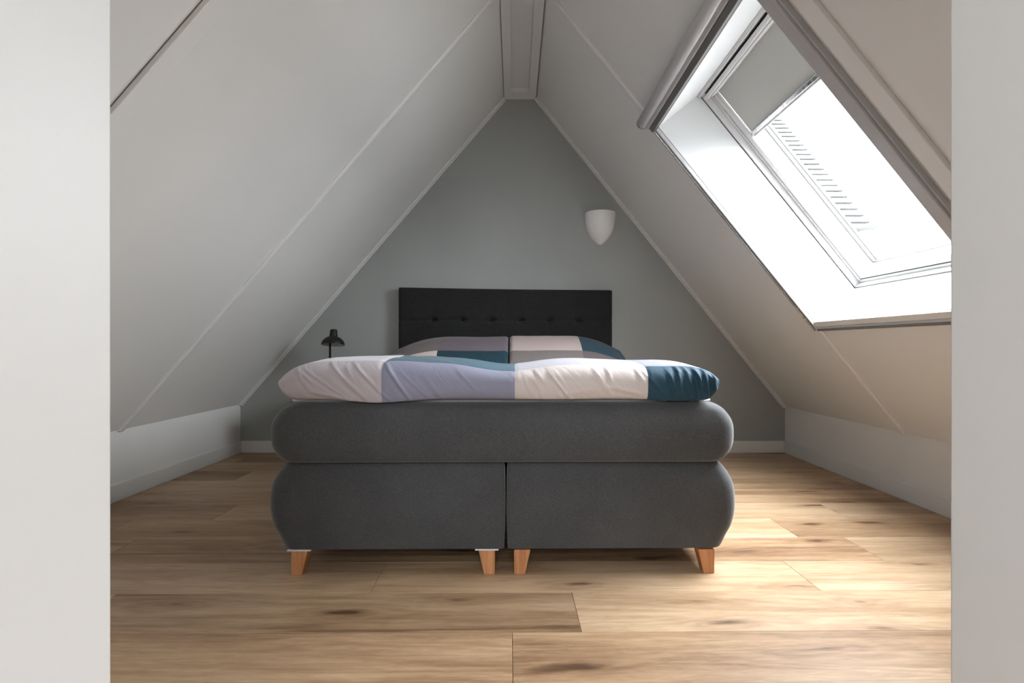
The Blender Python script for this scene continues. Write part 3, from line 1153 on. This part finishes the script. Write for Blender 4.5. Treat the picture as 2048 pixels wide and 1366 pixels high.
for x in (HX0 + .12, HX1 - .20):
    m = MB(); m.box(x, x + .08, HY0 + .02, HY1 - .005, 0, .301)
    m.build('strut', M['black'], head, bevel=0.002)


# ================================================================== DUVET
def hsh(i, j=0):
    return math.sin(i * 127.1 + j * 311.7) * 43758.5453 % 1.0


def vnoise(x, y):
    xi, yi = math.floor(x), math.floor(y)
    fx, fy = x - xi, y - yi
    fx = fx * fx * (3 - 2 * fx); fy = fy * fy * (3 - 2 * fy)
    a = hsh(xi, yi); b_ = hsh(xi + 1, yi); c = hsh(xi, yi + 1); d = hsh(xi + 1, yi + 1)
    return (a + (b_ - a) * fx) * (1 - fy) + (c + (d - c) * fx) * fy


def fbm(x, y, o=3):
    v = 0; a = .5
    for _ in range(o):
        v += a * vnoise(x, y); x *= 2.03; y *= 2.03; a *= .5
    return v


def crease(x, z, x0, z0, x1, z1, w):
    """distance based ridge along a segment, fading at its ends"""
    dx, dz = x1 - x0, z1 - z0
    L2 = dx * dx + dz * dz
    t = ((x - x0) * dx + (z - z0) * dz) / L2
    tc_ = min(1, max(0, t))
    px, pz = x0 + dx * tc_, z0 + dz * tc_
    d = math.hypot(x - px, z - pz)
    return math.exp(-(d / w) ** 2) * math.sin(math.pi * min(1, max(0, t * .96 + .02))) ** .6


DX_L, DX_R = -.810, .713           # duvet edges (world x)
DYF, DYB = 1.856, 3.300             # foot edge, head edge
ZMID, ZTOPM = 0.678, 0.6105        # rim height, sheet surface
colx = [-.457, .003, .465]
rowy = [1.925, 2.40, 2.86]
CREASES = []
_r = random.Random(11)
for (x0_, x1_, n_, lean, hh) in ((-.80, -.47, 5, .12, .0036), (-.44, -.02, 6, .09, .0026), (.02, .45, 15, .07, .0032), (.48, .72, 11, .035, .0050)):
    for k in range(n_):
        xa = _r.uniform(x0_, x1_)
        za_ = _r.uniform(.70, .765)
        ln = _r.uniform(.05, .15)
        CREASES.append((xa, za_, xa + lean * _r.uniform(.5, 1.4) * ln / .1, za_ - ln, _r.uniform(.0035, .008), hh * _r.uniform(.5, 1.3)))
CREASES += [(-.47, .775, -.35, .60, .006, .008), (-.66, .765, -.50, .61, .006, .006), (-.58, .768, -.42, .60, .005, .005),
            (-.70, .640, -.56, .612, .007, .007), (.14, .628, .34, .655, .012, .006), (.34, .655, .45, .63, .008, .005),
            (.565, .76, .58, .62, .006, .006), (.625, .74, .66, .61, .008, .009), (.66, .73, .675, .62, .007, .009), (.695, .72, .695, .63, .007, .008),
            (-.80, .69, -.75, .74, .007, .006), (-.79, .665, -.73, .70, .006, .005)]


def sstep(a, b, x):
    t = min(1, max(0, (x - a) / (b - a)))
    return t * t * (3 - 2 * t)


def ridge_top(x, y):
    """height of the duvet top surface (before the rounded rim)"""
    crest = .757 - .034 * math.exp(-((x + .01) / .15) ** 2) - .012 * sstep(.0, .25, x) + .004 * math.sin(x * 9)
    head = .672
    z = crest + (head - crest) * sstep(2.25, 3.05, y)
    z -= .012 * (1 - sstep(DYF, 2.12, y))
    z += .020 * (fbm(x * 2.6 + 3.3, y * 2.4 + 8.1) - .45) * sstep(1.95, 2.3, y)
    return z


def make_duvet():
    # grid lines: dense at the edges, with the patch seams as exact grid lines
    def lines(a, b, seams, n):
        pts = [a + (b - a) * (0.5 - 0.5 * math.cos(math.pi * k / n)) * .55 + (b - a) * (k / n) * .45 for k in range(n + 1)]
        for s in seams:
            i = min(range(1, n), key=lambda q: abs(pts[q] - s))
            pts[i] = s
        return pts
    xs = lines(DX_L, DX_R, colx, 400)
    # along y: foot edge needs many rows
    ys = []
    N1 = 46
    for k in range(N1):
        t = k / N1
        ys.append(DYF + (rowy[0] - DYF) * (1 - math.cos(t * math.pi / 2)))
    segs = [rowy[0]] + rowy[1:] + [DYB]
    for a, b in zip(segs[:-1], segs[1:]):
        for k in range(22):
            ys.append(a + (b - a) * k / 22)
    ys.append(DYB)
    nx, ny = len(xs), len(ys)
    m = MB()
    w2 = (DX_R - DX_L) / 2
    cx = (DX_R + DX_L) / 2

    def se(d, r, p):
        return 1.0 if d > r else max(0, 1 - (1 - d / r) ** p) ** (1 / p)

    def fac(x, y, up):
        d = min(x - DX_L, DX_R - x)
        fx = se(d, .15 if up else .055, 2.3)
        fy = se(y - DYF, .085 if up else .05, 2.4)
        fb = se(DYB - y, .10, 2)
        return fx * fy * fb
    top, bot = {}, {}
    for j, y in enumerate(ys):
        for i, x in enumerate(xs):
            edge = i in (0, nx - 1) or j in (0, ny - 1)
            fu = fac(x, y, True); fd = fac(x, y, False)
            zr_ = ZMID + .006 * math.sin(x * 9) + .01 * (fbm(x * 3, 1.7) - .45)
            zr_ = zr_ - .035 * max(0, min(1, (y - 2.4) / .7))
            zt = zr_ + (ridge_top(x, y) - zr_) * fu
            sag = .010 * math.sin((x + .3) * 4.0) * math.exp(-((y - DYF) / .06) ** 2)
            over = 1 - sstep(1.868, 1.890, y)       # the foot edge sags a little over the mattress edge
            zlow = ZTOPM + .001 - over * (.006 + .020 * math.exp(-((x + .48) / .14) ** 2) + .014 * math.exp(-((x - .56) / .12) ** 2) + .004 * math.sin(x * 11))
            zb_ = zr_ - (zr_ - zlow) * fd
            # push the foot face in and out (uneven bulge)
            def disp(px, py, pz):
                f = math.exp(-((py - DYF) / .09) ** 2)
                oy = .020 * (fbm(px * 3.1 + 2, pz * 5.0 + 4) - .45) * f
                for (a, b_, c, d, w, h) in (CREASES if f > .02 else ()):
                    if min(a, c) - .05 < px < max(a, c) + .05:
                        g_ = crease(px, pz, a, b_, c, d, w)
                        oy -= h * g_ * f * 1.0
                        g2 = crease(px + .012, pz + .004, a, b_, c, d, w * 1.3)
                        oy += h * .7 * g2 * f
                # patch seams draw the filling in a little
                for s in colx:
                    oy += .0035 * math.exp(-((px - s) / .007) ** 2) * f
                return oy
            wob = .010 * (fbm(y * 4 + 7, .3 + (0 if x < 0 else 5)) - .45) * (1 - min(1, abs(x - (DX_L if x < cx else DX_R)) / .2))
            seam_dip = 0.0
            for s in colx:
                seam_dip += .0025 * math.exp(-((x - s) / .008) ** 2)
            for s in rowy:
                seam_dip += .0025 * math.exp(-((y - s) / .008) ** 2)
            # slanted creases on the roll's top
            cr = .004 * math.sin((x * 38 + y * 30) + 4 * fbm(x * 3, y * 3)) * max(0, fbm(x * 2.3 + 9, y * 2.3) - .45) * 2
            if x > .6:
                wob += .016 * math.exp(-((y - 1.985) / .035) ** 2) * math.exp(-((x - DX_R) / .02) ** 2)
            sh_ = BROT * (x - BCX)
            pt = (x + wob, sh_ + y + disp(x, y, zt), zt - seam_dip * fu + cr * fu)
            top[(i, j)] = len(m.v); m.v.append(pt)
            if edge:
                bot[(i, j)] = top[(i, j)]
            else:
                bot[(i, j)] = len(m.v); m.v.append((x + wob, sh_ + y + disp(x, y, zb_), zb_))
    names = ['lilac_grey', 'lavender', 'cream', 'teal',
             'white', 'steel', 'pale_lilac', 'lavender',
             'sand', 'deep_teal', 'taupe', 'dusk',
             'cream', 'lilac_grey', 'steel', 'pale_lilac']
    for j in range(ny - 1):
        yc = (ys[j] + ys[j + 1]) / 2
        row = sum(1 for s in rowy if yc > s)
        for i in range(nx - 1):
            xc = (xs[i] + xs[i + 1]) / 2
            c = sum(1 for s in colx if xc > s)
            mi = row * 4 + c
            m.f.append((top[(i, j)], top[(i + 1, j)], top[(i + 1, j + 1)], top[(i, j + 1)])); m.mi.append(mi)
            q = (bot[(i, j)], bot[(i, j + 1)], bot[(i + 1, j + 1)], bot[(i + 1, j)])
            m.f.append(q); m.mi.append(mi)
    return m, [M['c_' + k] for k in names]


dm, dmats = make_duvet()
duvet = dm.build('duvet', dmats, None, smooth=True, origin=(BCX, 2.6, ZTOPM))
tag(duvet, 'patchwork duvet in lilac, cream and teal squares spread over the bed', 'duvet')


# ================================================================== PILLOWS
def pillow(name, x0, x1, seam, outer, cols, label, ztop, yc=3.60, tilt=math.radians(20)):
    """2 x 2 patch pillow lying against the headboard; cols = upper-left, upper-right, lower-left, lower-right"""
    NX, NY_ = 72, 48
    W = x1 - x0
    H = .56
    m = MB()
    xs = [x0 + W * (0.5 - 0.5 * math.cos(math.pi * k / NX)) * .5 + W * (k / NX) * .5 for k in range(NX + 1)]
    i0 = min(range(1, NX), key=lambda q: abs(xs[q] - seam)); xs[i0] = seam
    vs = [-H / 2 + H * (0.5 - 0.5 * math.cos(math.pi * k / NY_)) * .5 + H * (k / NY_) * .5 for k in range(NY_ + 1)]
    vseam = -.135
    j0 = min(range(1, NY_), key=lambda q: abs(vs[q] - vseam)); vs[j0] = vseam
    top, bot = {}, {}
    for j, v in enumerate(vs):
        for i, x in enumerate(xs):
            b_ = v / (H / 2)
            din = (x1 - x) if outer < 0 else (x - x0)
            dout = (x - x0) if outer < 0 else (x1 - x)
            lo = abs((x0 if outer < 0 else x1) - seam)
            fin = 1.0 if din > .03 else math.sqrt(max(0, 1 - (1 - din / .03) ** 2)) * .30 + .70 * min(1, din / .003)
            t = min(1, dout / (lo + .04))
            fout = math.sin(t * math.pi / 2) ** .8
            f = fin * fout * (max(0, 1 - abs(b_) ** 2.4) ** .6)
            n_ = (fbm(x * 4 + 3, v * 5 + x0 * 7) - .45)
            hu = .118 * f + .016 * n_ * f
            hd = .045 * f
            for up, D, h in ((1, top, hu), (0, bot, -hd)):
                if up == 0 and (i in (0, NX) or j in (0, NY_)):
                    D[(i, j)] = top[(i, j)]
                    continue
                y = yc + v * math.cos(tilt) - h * math.sin(tilt)
                z = ztop - .150 + v * math.sin(tilt) + h * math.cos(tilt)
                z -= (1 - fout) * .05 * (v / H + .5)
                z = max(z, .612 if up == 0 else .614)
                D[(i, j)] = len(m.v)
                m.v.append((x, y + BROT * (x - BCX), z))
    for j in range(NY_):
        for i in range(NX):
            c = (0 if (xs[i] + xs[i + 1]) / 2 < seam else 1) + (0 if (vs[j] + vs[j + 1]) / 2 > vseam else 2)
            m.f.append((top[(i, j)], top[(i + 1, j)], top[(i + 1, j + 1)], top[(i, j + 1)])); m.mi.append(c)
            m.f.append((bot[(i, j)], bot[(i, j + 1)], bot[(i + 1, j + 1)], bot[(i + 1, j)])); m.mi.append(c)
    o = m.build(name, [M['c_' + c] for c in cols], None, smooth=True, origin=((x0 + x1) / 2, yc, .612))
    tag(o, label, 'pillow', 'pillows at the headboard')
    return o


pillow('pillow', -.86, -.0335, -.487, -1, ('taupe', 'mauve', 'sand', 'deep_teal'),
       'pillow with taupe and mauve patches, nearer the black lamp', .868)
pillow('pillow', -.033, .76, .437, 1, ('blush', 'deep_teal', 'taupe', 'dusk'),
       'pillow with blush pink and dark teal patches, below the wall lamp', .870)

# ================================================================== WALL LAMP
wl = tag(empty('wall_lamp', (.646, YB, 1.56)), 'white half-cone plaster wall lamp on the grey wall', 'lamp')
m = MB()
R = .113
prof_o = []
stab = [(0, .15), (.05, .26), (.11, .40), (.25, .66), (.46, .86), (.70, .965), (.88, .998), (1.0, 1.0)]
for k in range(29):
    t = k / 28
    prof_o.append((R * spline(stab, t), .238 * t))
prof_i = [(r - .006, z) for r, z in prof_o[::-1] if r > .02]
m.lathe(prof_o + prof_i, 40, (0, 0, 0), math.pi, 2 * math.pi)
m.v = [(x, y * .95, z) for x, y, z in m.v]
b = len(m.v)
m.lathe([(0, 0), (.015, 0)], 40, (0, 0, 0), math.pi, 2 * math.pi)
o = m.build('shade', M['plaster'], wl)
finish_soft(o, 40)
m = MB(); m.box(-.06, .06, -.012, -.0005, .06, .20)
m.build('back_plate', M['white'], wl, bevel=0.002)
m = MB()
for s in (-1, 1):
    m = MB(); m.box(s * (R + .002) - .003, s * (R + .002) + .003, -.012, -.0005, .212, .224)
    m.build('fixing_screw', M['zinc'], wl, bevel=0.001)
m = MB()
m.lathe([(0, .10), (.014, .10), (.014, .135), (.028, .165), (.030, .185), (.022, .207), (0, .215)], 20, (0, -.055, 0))
m.build('bulb', M['shade_in'], wl, smooth=True)

# ================================================================== BEDSIDE TABLE AND LAMP
ns = tag(empty('bedside_table', (-1.255, 3.76, 0)), 'small dark bedside table under the black lamp behind the bed', 'table')
for nm, bx in (('table_top', (-.20, .20, -.19, .19, .472, .49)), ('side_panel', (-.19, -.172, -.18, .18, .12, .472)), ('side_panel', (.172, .19, -.18, .18, .12, .472)),
               ('bottom_panel', (-.172, .172, -.18, .18, .12, .138)), ('back_panel', (-.172, .172, .165, .18, .138, .472)), ('drawer_front', (-.168, .168, -.185, -.168, .32, .468))):
    m = MB(); m.box(*bx); m.build(nm, M['nightstand'], ns, bevel=0.002)
for sx in (-1, 1):
    for sy in (-1, 1):
        m = MB(); m.tube([(sx * .155, sy * .145, 0), (sx * .155, sy * .145, .12)], .014, 14); m.build('leg', M['black'], ns)
m = MB(); m.tube([(0, -.186, .40), (0, -.200, .40)], .010, 14); m.build('knob', M['black'], ns)

LX, LY = -1.2595, 3.75
lamp = tag(empty('table_lamp', (LX, LY, .4905)), 'small matt black table lamp with dome shade left of the bed', 'lamp')
m = MB()
m.lathe([(0, 0), (.075, 0), (.077, .004), (.074, .012), (.030, .020), (.010, .024), (0, .024)], 40, (-.031, .03, 0))
m.build('base', M['black'], lamp, smooth=True)
m = MB(); m.tube([(-.031, .03, .02), (-.031, .03, .355), (-.026, .026, .372), (-.010, .010, .378)], .0072, 14)
m.build('stem', M['black'], lamp, smooth=True)
# shade: built around its own axis, tipped a little toward the room
sh = MB()
dome = [(.0783 * math.sqrt(1 - (z / .0625) ** 2), z) for z in [.058 * k / 14 for k in range(15)]]
outer = dome + [(.0285, .0595), (.0280, .064), (.0235, .104), (.022, .1075), (.019, .1085), (0, .1085)]
sh.lathe(outer, 44)
so = sh.build('shade', M['black'], lamp)
finish_soft(so, 35)
so.location = (0, 0, .317)
so.rotation_euler = (math.radians(-9), 0, 0)
si = MB()
si.lathe([(.0778, .0005)] + [(r - .0016, z - .0012) for r, z in dome[1:]] + [(.0265, .058), (.022, .10), (0, .10)], 44)
sio = si.build('shade_lining', M['shade_in'], so, smooth=True)
m = MB(); m.lathe([(0, .018), (.012, .020), (.022, .034), (.020, .052), (.013, .068), (.013, .09), (0, .09)], 20)
m.build('bulb', M['shade_in'], so, smooth=True)

bpy.context.view_layer.update()
